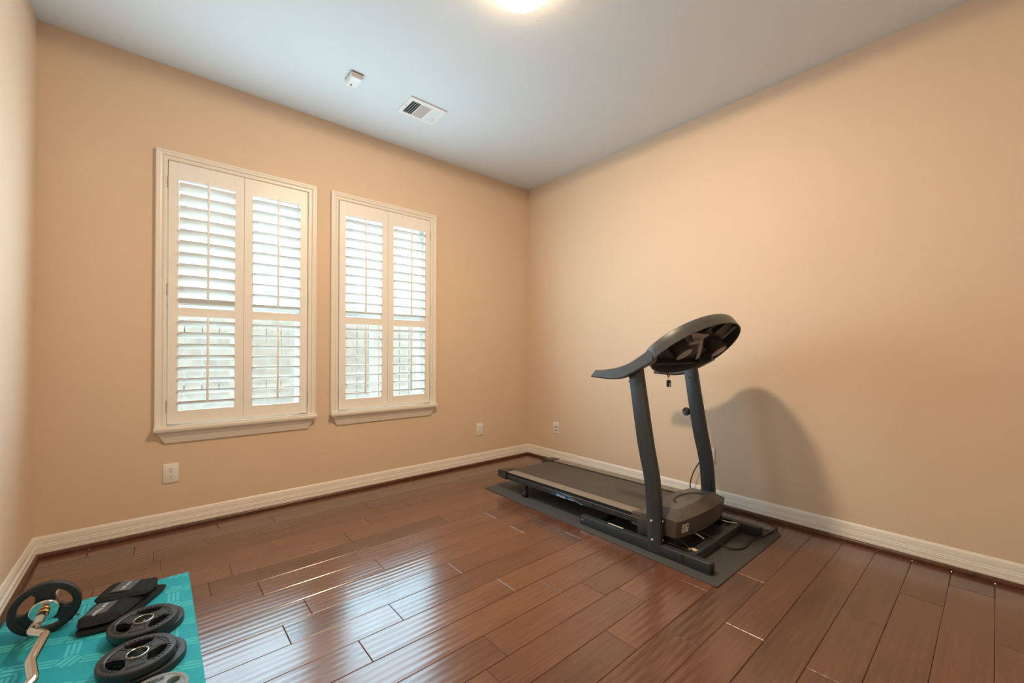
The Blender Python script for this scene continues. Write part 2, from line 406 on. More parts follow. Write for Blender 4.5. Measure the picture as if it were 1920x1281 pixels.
for wi, (x0, x1) in enumerate(WIN):
    xm = (x0 + x1) / 2
    shutter(x0 + .004, xm - .0006, True, (28, 5)[wi], (24, 9)[wi],
            ('white louvred shutter panel with nearly closed slats, hinged towards the wall beside the barbell',
             'white louvred shutter panel hinged on the treadmill side of the wall strip between the windows')[wi])
    shutter(xm + .0006, x1 - .004, False, (9, 6)[wi], (12, 15)[wi],
            ('white louvred shutter panel hinged on the barbell side of the wall strip between the windows',
             'white louvred shutter panel hinged nearest the room corner behind the treadmill')[wi])

# ------------------------------------------------------------------ outside
g = struct(box('ground', -9, 9, .17, 14, -.45, -.35, 'ground'))
fe = thing('wooden_fence', (-1.5, 2.2, -.35), 'weathered wooden picket fence standing outside behind both windows', 'fence')
pk = None
for i in range(52):
    x = -5.2 + i * .146
    if pk is None:
        pk = box('picket', x, x + .138, 2.2, 2.22, -.35, 1.475, 'fence', fe)
    else: dup(pk, (i * .146, random.uniform(-.003, .003), random.uniform(-.012, .008)), fe)
for z in (0, .62, 1.2): box('fence_rail', -5.2, 2.4, 2.221, 2.26, z, z + .09, 'fence', fe)
nh = thing('neighbour_house', (0, 8.5, -.35), 'pale neighbouring house with grey shingle roof beyond the fence', 'house')
box('wall', -7, 8, 7.1, 10.4, -.35, 1.7, 'siding', nh)
V, Fc = prism([(6.7, 1.65), (8.8, 3.80), (10.9, 1.65), (10.9, 1.55), (6.7, 1.55)], 0, -7.4, 8.4); mk('roof', V, Fc, 'shingle', nh)

# ------------------------------------------------------------------ ceiling lamp, vent, detector
LX, LY = -1.73, -1.82
lp = thing('ceiling_lamp', (LX, LY, H), 'lit flush ceiling lamp with white frosted glass dome', 'lamp')
V, Fc = lathe([(0, 0), (.125, 0), (.128, -.012), (.118, -.026), (0, -.026)], (LX, LY, H), (0, 0, 1)); mk('base', V, Fc, 'steel', lp, smooth=.6)
prof = [(.100, -.020), (.138, -.024), (.149, -.034)] + [(.15 * math.cos(a), -.04 - .09 * math.sin(a)) for a in [k * PI / 2 / 12 for k in range(0, 12)]] + [(.001, -.13)]
V, Fc = lathe(prof, (LX, LY, H), (0, 0, 1)); mk('glass_dome', V, Fc, 'lamp', lp, smooth=.8)
bl = bpy.data.lights.new('bulb_light', 'SPOT'); bl.spot_size = PI; bl.spot_blend = .03; bl.energy = 118; bl.color = (1.0, .75, .49); bl.shadow_soft_size = .085
bo = bpy.data.objects.new('bulb_light', bl); C.objects.link(bo); bo.location = (LX, LY, H - .034)
bd = bpy.data.lights.new('bulb_downlight', 'AREA'); bd.shape = 'DISK'; bd.size = .18; bd.energy = 57; bd.color = (1.0, .75, .49)
bq = bpy.data.objects.new('bulb_downlight', bd); C.objects.link(bq); bq.location = (LX, LY, H - .036)

vt = thing('ceiling_vent', (-1.54, -.567, H), 'white three-way metal air register set in the ceiling', 'vent')
vx0, vx1, vy0, vy1 = -1.679, -1.402, -.675, -.460
ox0, ox1, oy0, oy1 = vx0 + .030, vx1 - .048, vy0 + .034, vy1 - .026
V, Fc = multi([(vx0, vx1, vy0, oy0, H - .008, H), (vx0, vx1, oy1, vy1, H - .008, H), (vx0, ox0, oy0, oy1, H - .008, H), (ox1, vx1, oy0, oy1, H - .008, H)])
mk('frame', V, Fc, 'plate_white', vt)
box('duct_dark', ox0, ox1, oy0, oy1, H - .0012, H - .0002, 'dark_slot', vt)  # dark sheet under the ceiling, coloured to stand for the darkness up the duct
sx = [ox0, ox0 + .064, ox0 + .068, ox0 + .141, ox0 + .145, ox1]
def blade(x0, x1, y0, y1, lean, along):
    zc, hz = H - .0065, .0045
    t_ = .0006
    if along == 'y':
        xc = (x0 + x1) / 2; poly = [(xc - lean - t_, zc - hz), (xc - lean + t_, zc - hz), (xc + lean + t_, zc + hz), (xc + lean - t_, zc + hz)]
        V, Fc = prism(poly, 1, y0, y1)
    else:
        yc = (y0 + y1) / 2; poly = [(yc - lean - t_, zc - hz), (yc - lean + t_, zc - hz), (yc + lean + t_, zc + hz), (yc + lean - t_, zc + hz)]
        V, Fc = prism(poly, 0, x0, x1)
    mk('blade', V, Fc, 'plate_white', vt)
for k in range(5):
    x = sx[0] + (sx[1] - sx[0]) * k / 4; blade(x, x, oy0, oy1, .0045, 'y')
for k in range(13):
    y = oy0 + (oy1 - oy0) * (k + .5) / 13; blade(sx[2], sx[3], y, y, -.0045, 'x')
for k in range(5):
    x = sx[4] + (sx[5] - sx[4]) * k / 4; blade(x, x, oy0, oy1, -.006, 'y')
for a, b in ((sx[1], sx[2]), (sx[3], sx[4])): box('divider', a, b, oy0, oy1, H - .009, H - .001, 'plate_white', vt)
box('damper_lever', ox1 + .012, ox1 + .017, -.535, -.505, H - .016, H - .007, 'plate_white', vt)
for sy in (-.567,):
    for xx in (vx0 + .012, vx1 - .012):
        V, Fc = cyl((xx, sy, H - .0098), (0, 0, 1), .004, .002, 10); mk('screw', V, Fc, 'steel', vt)

dt = thing('motion_detector', (-2.03, -.612, H), 'small white box-shaped detector on the ceiling beside the air register', 'detector')
box('mounting_plate', -2.066, -1.994, -.668, -.555, H - .004, H, 'dark_slot', dt)
lo = []
for z, ex, ey0, ey1 in ((H - .004, .037, -.670, -.553), (H - .012, .0365, -.669, -.554), (H - .030, .034, -.662, -.558), (H - .034, .030, -.650, -.564)):
    lo.append([(-2.03 - ex, ey0, z), (-2.03 + ex, ey0, z), (-2.03 + ex, ey1, z), (-2.03 - ex, ey1, z)])
V, Fc = loft(lo); mk('housing', V, Fc, 'plate_white', dt, bevel=.003, seg=3, smooth=.6)
V, Fc = cyl((-2.038, -.580, H - .0342), (0, 0, -1), .006, .0015, 12); mk('sensor_lens', V, Fc, 'patch', dt)

# ------------------------------------------------------------------ outlets
def outlet(name, wall, a, z, kind, label, cat, w_=.0715, h_=.112):
    """a: coordinate along the wall; faces into the room"""
    o = thing(name, (a, 0, z) if wall == 'front' else (0, a, z), label, cat, 'wall plates low on the walls')
    def P(s, d_, zz): return (a + s, -d_, z + zz) if wall == 'front' else (-d_, a - s, z + zz)
    def pb(nm, s0, s1, z0, z1, d0, d1, mt, par, bev=0):
        p, q_ = P(s0, d0, z0), P(s1, d1, z1)
        return box(nm, min(p[0], q_[0]), max(p[0], q_[0]), min(p[1], q_[1]), max(p[1], q_[1]), z + z0, z + z1, mt, par, bev, 2)
    pb('cover_plate', -w_ / 2, w_ / 2, -h_ / 2, h_ / 2, 0, .0058, 'plate_white', o, .0022)
    if kind == 'duplex':
        for zz in (.0195, -.0195):
            V, Fc = [], []
            ring = []
            for k in range(24):
                an = 2 * PI * k / 24; ring.append((.0168 * math.cos(an), max(-.0128, min(.0128, .0168 * math.sin(an)))))
            lp_ = [[P(s, dd, zz + v) for s, v in ring] for dd in (.004, .0072)]
            V, Fc = loft(lp_); fc = mk('socket', V, Fc, 'plate_white', o)
            for s, hh in ((-.0062, .0075), (.0062, .0062)): pb('slot', s - .0011, s + .0011, zz + .003 - hh / 2, zz + .003 + hh / 2, .0070, .0074, 'dark_slot', fc)
            V, Fc = cyl(P(0, .0070, zz - .0068), (0, -1, 0) if wall == 'front' else (-1, 0, 0), .0024, .0005, 10); mk('slot', V, Fc, 'dark_slot', fc)
        V, Fc = cyl(P(0, .0056, 0), (0, -1, 0) if wall == 'front' else (-1, 0, 0), .003, .0012, 12); mk('screw', V, Fc, 'steel', o)
    else:
        for s, zz, rr in ((-.011, .008, .0050), (.010, .008, .0078), (-.011, -.024, .0062), (.010, -.024, .0070)):
            V, Fc = cyl(P(s, .0054, zz), (-1, 0, 0), rr, .0012, 14); mk('jack', V, Fc, 'dark_slot', o)
    return o
outlet('wall_outlet', 'front', -2.874, .335, 'duplex', 'white duplex outlet under the window nearest the barbell', 'outlet')
outlet('wall_outlet', 'front', -.624, .329, 'duplex', 'white duplex outlet on the window wall by the room corner', 'outlet')
outlet('wall_jack_plate', 'right', -.401, .327, 'jack', 'white jack plate with dark ports beside the room corner', 'wall plate')
outlet('wall_outlet', 'right', -1.868, .334, 'duplex', 'white outlet behind the far treadmill upright feeding its cord', 'outlet')

# ------------------------------------------------------------------ rubber floor mat under the treadmill
V, Fc = prism([(-1.003, -.582), (-1.037, -2.361), (-.189 - .02, -2.367), (-.189, -2.345), (-.155, -.590)], 2, 0, .005)
tag(mk('equipment_mat', V, Fc, 'floor_mat', None, bevel=.0012, seg=2), 'black speckled rubber mat lying under the treadmill', 'mat')

# ------------------------------------------------------------------ treadmill
XC = -.6375
tm = thing('treadmill', (XC, -1.5, .005), 'dark grey folding treadmill with oval console standing on black mat', 'treadmill')
def mx(x): return 2 * XC - x
def sideboxes(name, x0, x1, *r, **k):
    a = box(name, x0, x1, *r, tm, **k); b = box(name, mx(x1), mx(x0), *r, tm, **k); return a, b
for s in (0, 1):
    def X(x): return x if s == 0 else mx(x)
    xa, xb = sorted((X(-.968), X(-.928)))
    rl = box('base_rail', xa, xb, -2.298, -1.515, .0065, .058, 'frame_metal', tm, .003, 3)
    for y0, y1 in ((-2.304, -2.296), (-1.517, -1.509)): box('end_cap', xa + .002, xb - .002, y0, y1, .0085, .056, 'black', rl, .002, 2)
    V, Fc = cyl((X(-.951), -1.530, .034), (X(-1) - X(0), 0, 0), .006, .019, 14); mk('screw', V, Fc, 'steel', rl, smooth=.6)
    for z in (.044, .024):
        V, Fc = cyl((X(-.960), -2.165, z), (X(-1) - X(0), 0, 0), .0055, .0105, 14); mk('screw', V, Fc, 'black', rl, smooth=.6)
    for y in (-1.56, -2.25): box('rubber_foot', xa + .004, xb - .004, y - .03, y + .03, .0052, .0075, 'black', rl)
    if s == 0: box('label', -.944, -.932, -1.80, -1.70, .0579, .0584, 'yellow_label', rl)
    # curved upright
    lw = [(-1.967, .009), (-1.968, .10), (-1.963, .22), (-1.950, .373), (-1.914, .537), (-1.886, .707), (-1.857, .905), (-1.845, .985)]
    rw = [(-2.046, .009), (-2.047, .10), (-2.042, .22), (-2.028, .390), (-1.997, .551), (-1.969, .716), (-1.936, .925), (-1.925, .995)]
    a_, b_ = X(-.9695), X(-.930); sg = 1 if b_ > a_ else -1
    L_ = spline([(0, y, z) for y, z in lw], 3); R_ = spline([(0, y, z) for y, z in rw], 3)
    loops = []
    e_ = .007
    for p, q_ in zip(L_, R_):
        loops.append([(a_ + sg * e_, p.y, p.z), (b_ - sg * e_, p.y, p.z), (b_ - sg * e_ * .3, p.y - e_ * .3, p.z), (b_, p.y - e_, p.z), (b_, q_.y + e_, q_.z), (b_ - sg * e_ * .3, q_.y + e_ * .3, q_.z), (b_ - sg * e_, q_.y, q_.z),
                      (a_ + sg * e_, q_.y, q_.z), (a_ + sg * e_ * .3, q_.y + e_ * .3, q_.z), (a_, q_.y + e_, q_.z), (a_, p.y - e_, p.z), (a_ + sg * e_ * .3, p.y - e_ * .3, p.z)])
    V, Fc = loft(loops); up = mk('upright', V, Fc, 'frame_metal', tm, smooth=.6)
    for y, z in ((-1.995, .168), (-2.000, .071)):
        V, Fc = lathe([(0, .0045), (.005, .0042), (.0075, .002), (.0085, 0), (0, 0)], (a_ - sg * .0003, y, z), (-sg, 0, 0), 16); mk('bolt', V, Fc, 'steel', up, smooth=.7)
        V, Fc = lathe([(0, .0045), (.004, .004), (.006, .002), (.0065, 0), (0, 0)], (a_ + sg * .026, -2.046, z + .006), (0, -1, 0), 16); mk('bolt', V, Fc, 'steel', up, smooth=.7)
    V, Fc = cyl((a_ + sg * .010, -1.866, .893), (0, 1, .1), .006, .012, 12); mk('bolt', V, Fc, 'black', up, smooth=.6)
    if s == 1:
        for y, z in ((-1.893, .893), (-1.918, .903)):
            V, Fc = cyl((b_, y, z), (-1, 0, 0), .0085, .0015, 14); mk('bolt_hole', V, Fc, 'black', up)

# storage latch knob on the far upright
V, Fc = lathe([(0, .012), (.010, .014), (.020, .016), (.026, .012), (.027, .0), (.022, -.010), (.0, -.010)], (-.331, -1.868, .672), (-1, .35, 0), 24)
kn = mk('latch_knob', V, Fc, 'black', tm, smooth=.6)
V, Fc = cyl((-.331, -1.885, .672), (0, -1, 0), .011, .035, 14); mk('stem', V, Fc, 'steel', kn, smooth=.6)
box('rib', -.352, -.344, -1.872, -1.852, .669, .675, 'patch', kn)

# cross tubes
box('cross_tube', -.930, -.345, -2.206, -2.163, .012, .055, 'frame_metal', tm, .003, 2)
box('cross_plate', -.930, -.345, -2.163, -2.112, .030, .0345, 'frame_metal', tm, .001, 1)
box('rear_cross_tube', -.930, -.345, -1.62, -1.595, .016, .040, 'frame_metal', tm, .003, 2)

# deck: side frames, foot rails, belt, rear caps
def zt(y): return .150 + (.1635 - .150) * ((-.75 - y) / 1.08)
def beam(name, x0, x1, y0, y1, dz0, dz1, material, par, bevel=.0):
    V = [(x, y, zt(y) + dz) for y in (y0, y1) for x, dz in ((x0, dz0), (x1, dz0), (x1, dz1), (x0, dz1))]
    Fc = [(0, 1, 2, 3), (7, 6, 5, 4), (0, 4, 5, 1), (1, 5, 6, 2), (2, 6, 7, 3), (3, 7, 4, 0)]
    return mk(name, V, Fc, material, par, bevel=bevel, seg=2, smooth=.6 if bevel else None)
for s in (0, 1):
    def X(x): return x if s == 0 else mx(x)
    def bb(name, x0, x1, *r):
        a, b = sorted((X(x0), X(x1))); return beam(name, a, b, *r)
    sf = bb('side_frame', -.924, -.880, -1.98, -.752, -.0565, -.0235, 'frame_metal', tm, .002)
    bb('black_stripe', -.919, -.880, -1.98, -.752, -.0235, -.004, 'black', tm)  # black stripe between the foot rail and the side frame
    fr_ = bb('foot_rail', -.925, -.845, -1.905, -.745, -.004, .0, 'footrail', tm, .0012)
    bb('trim_strip', -.9262, -.9235, -1.905, -.752, -.0255, -.0228, 'steel', sf)
    # rear end cap
    x_o, x_i = X(-.929), X(-.835)
    sg = 1 if x_i > x_o else -1
    lo = []
    for y, dz0, dz1, ins in ((-.7555, -.058, .0025, 0), (-.70, -.056, .0025, 0), (-.668, -.052, .0, .001), (-.655, -.047, -.004, .004), (-.650, -.040, -.010, .009)):
        z = zt(-.75) + (y + .7555) * -.02
        lo.append([(x_o + sg * ins, y, z + dz0), (x_i, y, z + dz0), (x_i, y, z + dz1), (x_o + sg * ins, y, z + dz1)])
    V, Fc = loft(lo); rc = mk('rear_cap', V, Fc, 'dark_plastic', tm, smooth=.5)
    box('cap_edge', min(X(-.930), x_i), max(X(-.930), x_i), -.760, -.7545, zt(-.75) - .059, zt(-.75) + .004, 'black', rc)
    # transport wheel on a bracket
    wx = X(-.908)
    br = box('wheel_bracket', min(wx - .004, wx + .02), max(wx - .004, wx + .02), -.955, -.925, .045, .100, 'dark_plastic', tm)
    V, Fc = lathe([(0, -.013), (.012, -.013), (.0255, -.011), (.0275, -.006), (.0275, .006), (.0255, .011), (.012, .013), (.011, .009), (0, .009)], (wx, -.947, .0328), (-sg, 0, 0), 28)
    wh = mk('wheel', V, Fc, 'black', br, smooth=.6)
    V, Fc = cyl((wx - sg * .008, -.947, .0328), (-sg, 0, 0), .0085, .005, 14); mk('axle_cap', V, Fc, 'steel', wh, smooth=.6)
    # hinge bracket near the upright and small pivot bolt on the side frame
    box('pivot_bracket', min(X(-.929), X(-.885)), max(X(-.929), X(-.885)), -1.965, -1.885, .060, .135, 'dark_plastic', tm, .004, 2)
    V, Fc = cyl((X(-.922), -1.585, .124), (-sg, 0, 0), .0105, .010, 16); pv = mk('pivot_bolt', V, Fc, 'black', sf, smooth=.6)
    if s == 0:
        # blue decal with lettering on the near side frame
        pts = []
        y0_, y1_, zc_ = -1.220, -1.470, 0
        for k in range(15):
            t_ = k / 14; y = y0_ + (y1_ - y0_) * t_; pts.append((y, zt(y) - .0555 + .0275 * math.sin(PI * min(1, t_ * 1.02) ** .8) ** .75 if 0 < t_ < 1 else zt(y) - .0555))
        poly = [(y, z) for y, z in pts]
        V, Fc = prism(poly, 0, -.9252, -.9238); dc = mk('decal', V, Fc, 'blue_decal', sf)
        V, Fc = tube([(-.9254, y, z + .0006) for y, z in pts[5:]] + [(-.9254, -1.500, zt(-1.5) - .055)], .0011, 6); mk('decal_outline', V, Fc, 'silver_decal', sf)
        sl = (zt(-1.45) - zt(-1.25)) / -.2
        lettering('Weslo', .0250, (-.9256, -1.315, zt(-1.315) - .0465), (0, -1, -sl), (0, -sl * 0, 1), 'white_print', sf, stretch=1.25)
        lettering('Cadence', .0125, (-.9256, -1.397, zt(-1.397) - .0485), (0, -1, -sl), (0, 0, 1), 'white_print', sf, stretch=1.1)
# belt with rounded rear roller
prof = []
bz = -.0045
for y in (-1.96, -1.6, -1.2, -.80): prof.append((y, zt(y) + bz))
for k in range(1, 9):
    a = PI / 2 - PI * k / 8; prof.append((-.715 + -.03 + .03 * math.cos(a) - 0, zt(-.75) + bz - .022 + .022 * math.sin(a)))
for y in (-.80, -1.96): prof.append((y, zt(y) + bz - .044))
V, Fc = prism(prof, 0, -.846, mx(-.846)); mk('running_belt', V, Fc, 'belt', tm, smooth=.6)
for x in (-.846, mx(-.846)): beam('belt_gap', x - .0035, x + .0035, -1.92, -.765, -.004, .0004, 'black', tm)

# motor hood
def hood_loop(x, yr, zr, yp, zp, yq, zq, yf, zf, zb): return [(x, yr, zb), (x, yr, zr), (x, yp, zp), (x, yq, zq), (x, yf, zf), (x, yf + .012, zb)]
HX = [(-.9235, -1.845, .166, -1.93, .176, -2.055, .186, -2.112, .186, .098),
      (-.905, -1.850, .166, -1.94, .190, -2.095, .193, -2.120, .187, .098),
      (-.878, -1.870, .168, -1.945, .206, -2.107, .204, -2.127, .188, .098),
      (-.866, -1.880, .168, -1.948, .212, -2.106, .208, -2.130, .189, .098),
      (-.850, -1.890, .168, -1.946, .216, -2.080, .224, -2.133, .190, .098),
      (-.79, -1.900, .168, -1.942, .221, -2.092, .231, -2.146, .194, .098),
      (-.70, -1.905, .168, -1.935, .226, -2.100, .237, -2.154, .197, .098)]
HX += [(mx(h[0]), *h[1:]) for h in HX[::-1]]
V, Fc = loft([hood_loop(*h) for h in HX]); hd = mk('motor_hood', V, Fc, 'hood_plastic', tm, smooth=.12)
# raised emblem frame on top and product lettering
def hz(y): return .2262 + (.2374 - .2262) * (-1.935 - y) / .165
def hood_front(x, z):
    for p, q_ in zip(HX, HX[1:]):
        if p[0] <= x <= q_[0]:
            t = (x - p[0]) / (q_[0] - p[0]); yf = p[7] + (q_[7] - p[7]) * t; zf = p[8] + (q_[8] - p[8]) * t
            return yf + .012 * (zf - z) / (zf - .098)
def front_sticker(name, x0, x1, z0, z1, lift, material):
    n = 5; lo = []
    for k in range(n + 1):
        x = x0 + (x1 - x0) * k / n
        lo.append([(x, hood_front(x, z0) - lift, z0), (x, hood_front(x, z1) - lift, z1), (x, hood_front(x, z1) + .001, z1), (x, hood_front(x, z0) + .001, z0)])
    V, Fc = loft(lo); return mk(name, V, Fc, material, hd)
ap = spline([(-.765, -2.022, 0), (-.735, -1.995, 0), (-.67, -1.986, 0), (-.60, -1.995, 0), (-.548, -2.025, 0), (-.535, -2.066, 0)], 4)
V, Fc = tube([(p.x, p.y, hz(p.y) + .0004 - abs(p.x - XC) * .018) for p in ap], .0042, 8)
mk('emblem_frame', V, Fc, 'dark_plastic', hd, smooth=.8)
lettering('Weslo', .030, (-.665, -2.036, hz(-2.036) + .0009), (1, 0, .006), (0, .997, -.068), 'cup_grey', hd, stretch=1.5)
# warning label on the front face
front_sticker('warning_label', -.884, -.838, .122, .166, .0007, 'white_print')
for a, b, z0, z1 in ((-.881, -.858, .158, .162), (-.881, -.855, .151, .154), (-.881, -.859, .143, .147), (-.881, -.857, .135, .139), (-.881, -.846, .127, .131), (-.851, -.842, .146, .162)):
    front_sticker('label_line', a, b, z0, z1, .0012, 'patch')
front_sticker('label', -.872, -.842, .101, .110, .0007, 'patch')
box('motor_pan', -.905, mx(-.905), -2.105, -1.90, .060, .100, 'black', tm)
# folded latch hardware on cross tube
V, Fc = tube(spline([(-.42, -2.12, .07), (-.40, -2.15, .062), (-.385, -2.175, .062), (-.375, -2.19, .060)], 4), .004, 8); mk('latch_pin', V, Fc, 'steel', tm, smooth=.8)
V, Fc = tube(spline([(-.735, -2.10, .085), (-.725, -2.13, .070), (-.715, -2.155, .055)], 4), .0045, 8); mk('cord_socket', V, Fc, 'steel', tm, smooth=.8)

# power cord: hood, loop over the mat, along the baseboard, up to the outlet
cp = [(-.728, -2.10, .082), (-.715, -2.125, .080), (-.69, -2.165, .070), (-.66, -2.215, .030), (-.62, -2.262, .012), (-.575, -2.290, .0098), (-.52, -2.296, .0098), (-.46, -2.288, .0098), (-.38, -2.292, .0098), (-.30, -2.312, .0098), (-.21, -2.320, .0098),
      (-.145, -2.325, .0098), (-.090, -2.300, .0098), (-.058, -2.250, .0098), (-.050, -2.15, .0098), (-.060, -2.02, .0098), (-.075, -1.90, .010), (-.085, -1.82, .03), (-.075, -1.765, .10), (-.055, -1.775, .20), (-.035, -1.815, .285), (-.026, -1.85, .312), (-.022, -1.862, .3145)]
V, Fc = tube(spline(cp, 6), .0042, 8); pc = mk('power_cord', V, Fc, 'black', tm, smooth=.8)
box('plug', -.034, -.0072, -1.880, -1.856, .303, .326, 'black', pc, .003, 2)
# thin cable and strut wire inside the near base, paper tag
V, Fc = tube(spline([(-.9245, -2.035, .165), (-.908, -2.075, .125), (-.895, -2.120, .085), (-.885, -2.165, .059), (-.895, -2.175, .057), (-.915, -2.165, .059)], 5), .0028, 8); mk('cable', V, Fc, 'black', tm, smooth=.8)
V, Fc = tube([(-.915, -2.06, .062), (-.905, -2.17, .0575)], .0026, 8); mk('strut_wire', V, Fc, 'steel', tm, smooth=.8)
V, Fc = prism([(-.893, -2.160), (-.880, -2.150), (-.858, -2.168), (-.866, -2.196), (-.888, -2.186)], 2, .0548, .0558); mk('paper_tag', V, Fc, 'tag_paper', tm)

# console: oval shell, open underneath
CC = Vector((XC, -2.05, 1.037)); TH = .666
CU = Vector((0, -math.cos(TH), math.sin(TH))); CN = Vector((0, math.sin(TH), math.cos(TH))); EX = Vector((1, 0, 0))
def cpt(x, s_, o): return CC + EX * x + CU * s_ + CN * o
def oval(a, bt, bb_, o, n=64, sh=0):
    out = []
    for k in range(n):
        t_ = 2 * PI * k / n; sn = math.sin(t_); out.append(cpt(a * math.cos(t_), (bt if sn > 0 else bb_) * sn, o))
    return out
A_, BT, BB = .367, .283, .170
loops = [oval(A_ - .006, BT - .006, BB - .006, .050), oval(A_ - .006, BT - .006, BB - .006, .0), oval(A_ - .0045, BT - .0045, BB - .0045, -.0015), oval(A_ - .0015, BT - .0015, BB - .0015, -.0015), oval(A_, BT, BB, 0), oval(A_, BT, BB, .030), oval(A_ - .001, BT - .001, BB - .001, .058), oval(A_ - .006, BT - .006, BB - .006, .066), oval(A_ - .016, BT - .016, BB - .016, .069)]
V, Fc = loft(loops); sh = mk('console_shell', V, Fc, 'console_plastic', tm, smooth=.7)
V, Fc = loft([oval(A_ - .0065, BT - .0065, BB - .0065, .0485), oval(A_ - .0065, BT - .0065, BB - .0065, .0499)]); mk('inner_plate', V, Fc, 'black', sh)
V, Fc = loft([oval(.20, .12, .07, .0688), oval(.198, .118, .068, .0715)]); mk('display_panel', V, Fc, 'black', sh)
def rot_box(name, x0, x1, s0, s1, o0, o1, material, par):
    V = [cpt(x, s_, o) for o in (o0, o1) for x, s_ in ((x0, s0), (x1, s0), (x1, s1), (x0, s1))]
    return mk(name, V, BF, material, par)
for cx_, cs_ in ((-.165, .035), (.205, .065)):
    V, Fc = lathe([(.052, .075), (.050, .0), (.047, -.001), (0, -.001)], cpt(cx_, cs_, -.020), CN, 32)
    cu_ = mk('cup_holder', V, Fc, 'dark_plastic', sh, smooth=.6)
    V, Fc = lathe([(.0, -.002), (.044, -.002), (.046, -.001), (.046, .001), (0, .001)], cpt(cx_, cs_, -.0205), CN, 32); mk('cup_base', V, Fc, 'cup_grey', cu_, smooth=.6)
def strap(pts, wdt, th_, name, material):
    V, Fc = [], []
    for (a, b) in zip(pts, pts[1:]):
        a, b = Vector(a), Vector(b); d_ = (b - a).normalized(); n_ = Vector((-d_.y, d_.x, 0))
        k = len(V)
        for o in (th_, 0):
            for p in (a - n_ * wdt / 2 - d_ * wdt * .3, a + n_ * wdt / 2 - d_ * wdt * .3, b + n_ * wdt / 2 + d_ * wdt * .3, b - n_ * wdt / 2 + d_ * wdt * .3): V.append(cpt(p.x, p.y, p.z + o))
        Fc += [tuple(i + k for i in f) for f in BF]
    return mk(name, V, Fc, material, sh)
strap([(-.150, .085, .010), (-.055, .110, .010), (.10, .0, .010), (.16, -.045, .012)], .024, .004, 'support_bracket', 'cup_grey')
V, Fc = loft([[cpt(-.215, .150, .034), cpt(.02, .142, .034), cpt(.0, .072, .034), cpt(-.05, .075, .034)], [cpt(-.215, .150, .038), cpt(.02, .142, .038), cpt(.0, .072, .038), cpt(-.05, .075, .038)]])
mk('circuit_plate', V, Fc, 'cup_grey', sh)
V, Fc = tube([cpt(-.03, .085, .012), cpt(.0, .098, .036)], .006, 8); mk('stand_off', V, Fc, 'steel', sh)
for x in (.165, .190):
    V, Fc = tube([cpt(x, .135, .020), cpt(x - .02, .235, .020)], .003, 6); mk('rib', V, Fc, 'silver_decal', sh)
for x in (-.20, -.08, .04):
    rot_box('rib', x, x + .004, .16, .245 - abs(x) * .1, .030, .0485, 'black', sh)
rot_box('support_bar', -.31, .31, -.118, -.095, .020, .046, 'black', sh)
# handles
hp_top = [(-1.648, .9490), (-1.690, .9520), (-1.745, .9590), (-1.799, .9690), (-1.868, .992), (-1.921, 1.021), (-1.976, 1.055), (-2.02, 1.085)]
hp_bot = [(-1.622, .908), (-1.690, .9035), (-1.764, .9015), (-1.800, .9045), (-1.834, .911), (-1.868, .925), (-1.960, .972), (-2.02, 1.005)]
Tt = spline([(0, a, b) for a, b in hp_top], 4); Bt = spline([(0, a, b) for a, b in hp_bot], 4)
for s in (0, 1):
    def X(x): return x if s == 0 else mx(x)
    loops = []
    x0_, x1_ = X(-1.003), X(-.955); sg = 1 if x1_ > x0_ else -1
    for a, b in zip(Tt, Bt):
        e_ = .010
        mid = a.lerp(b, .5)
        loops.append([(x0_ + sg * e_, a.y, a.z), (x1_ - sg * e_, a.y, a.z), (x1_ - sg * .002, a.y, a.z - .005), (x1_, b.y, b.z + .010), (x1_ - sg * e_, b.y, b.z), (x0_ + sg * e_ * .6, b.y, b.z), (x0_, b.y, b.z + .006), (x0_ + sg * .002, a.y, a.z - .006)])
    V, Fc = loft(loops); hn = mk('handle', V, Fc, 'console_plastic', tm, smooth=.7)
    mount = box('handle_mount', min(X(-.962), X(-.935)), max(X(-.962), X(-.935)), -1.925, -1.868, .925, .965, 'black', hn)
# safety key hanging from its clip
V, Fc = tube(spline([cpt(-.075, -.150, -.018), cpt(-.055, -.164, -.030), cpt(-.04, -.16, -.02)], 4), .005, 8); mk('key_hook', V, Fc, 'chrome', sh, smooth=.8)
kp = cpt(-.055, -.166, -.034)
sk = thing('safety_key', (kp.x, kp.y, kp.z - .075), 'small black and white safety key clip hanging under the console', 'key clip')
V, Fc = tube([(kp.x + .007 * math.cos(a), kp.y, kp.z - .006 + .009 * math.sin(a)) for a in [2 * PI * k / 16 for k in range(17)]], .0014, 6, False); mk('ring', V, Fc, 'chrome', sk, smooth=.8)
box('clip_body', kp.x - .012, kp.x + .012, kp.y - .008, kp.y + .008, kp.z - .053, kp.z - .014, 'black', sk, .0015, 2)
box('clip_label', kp.x - .0085, kp.x + .001, kp.y - .0086, kp.y - .0078, kp.z - .050, kp.z - .032, 'white_print', sk)

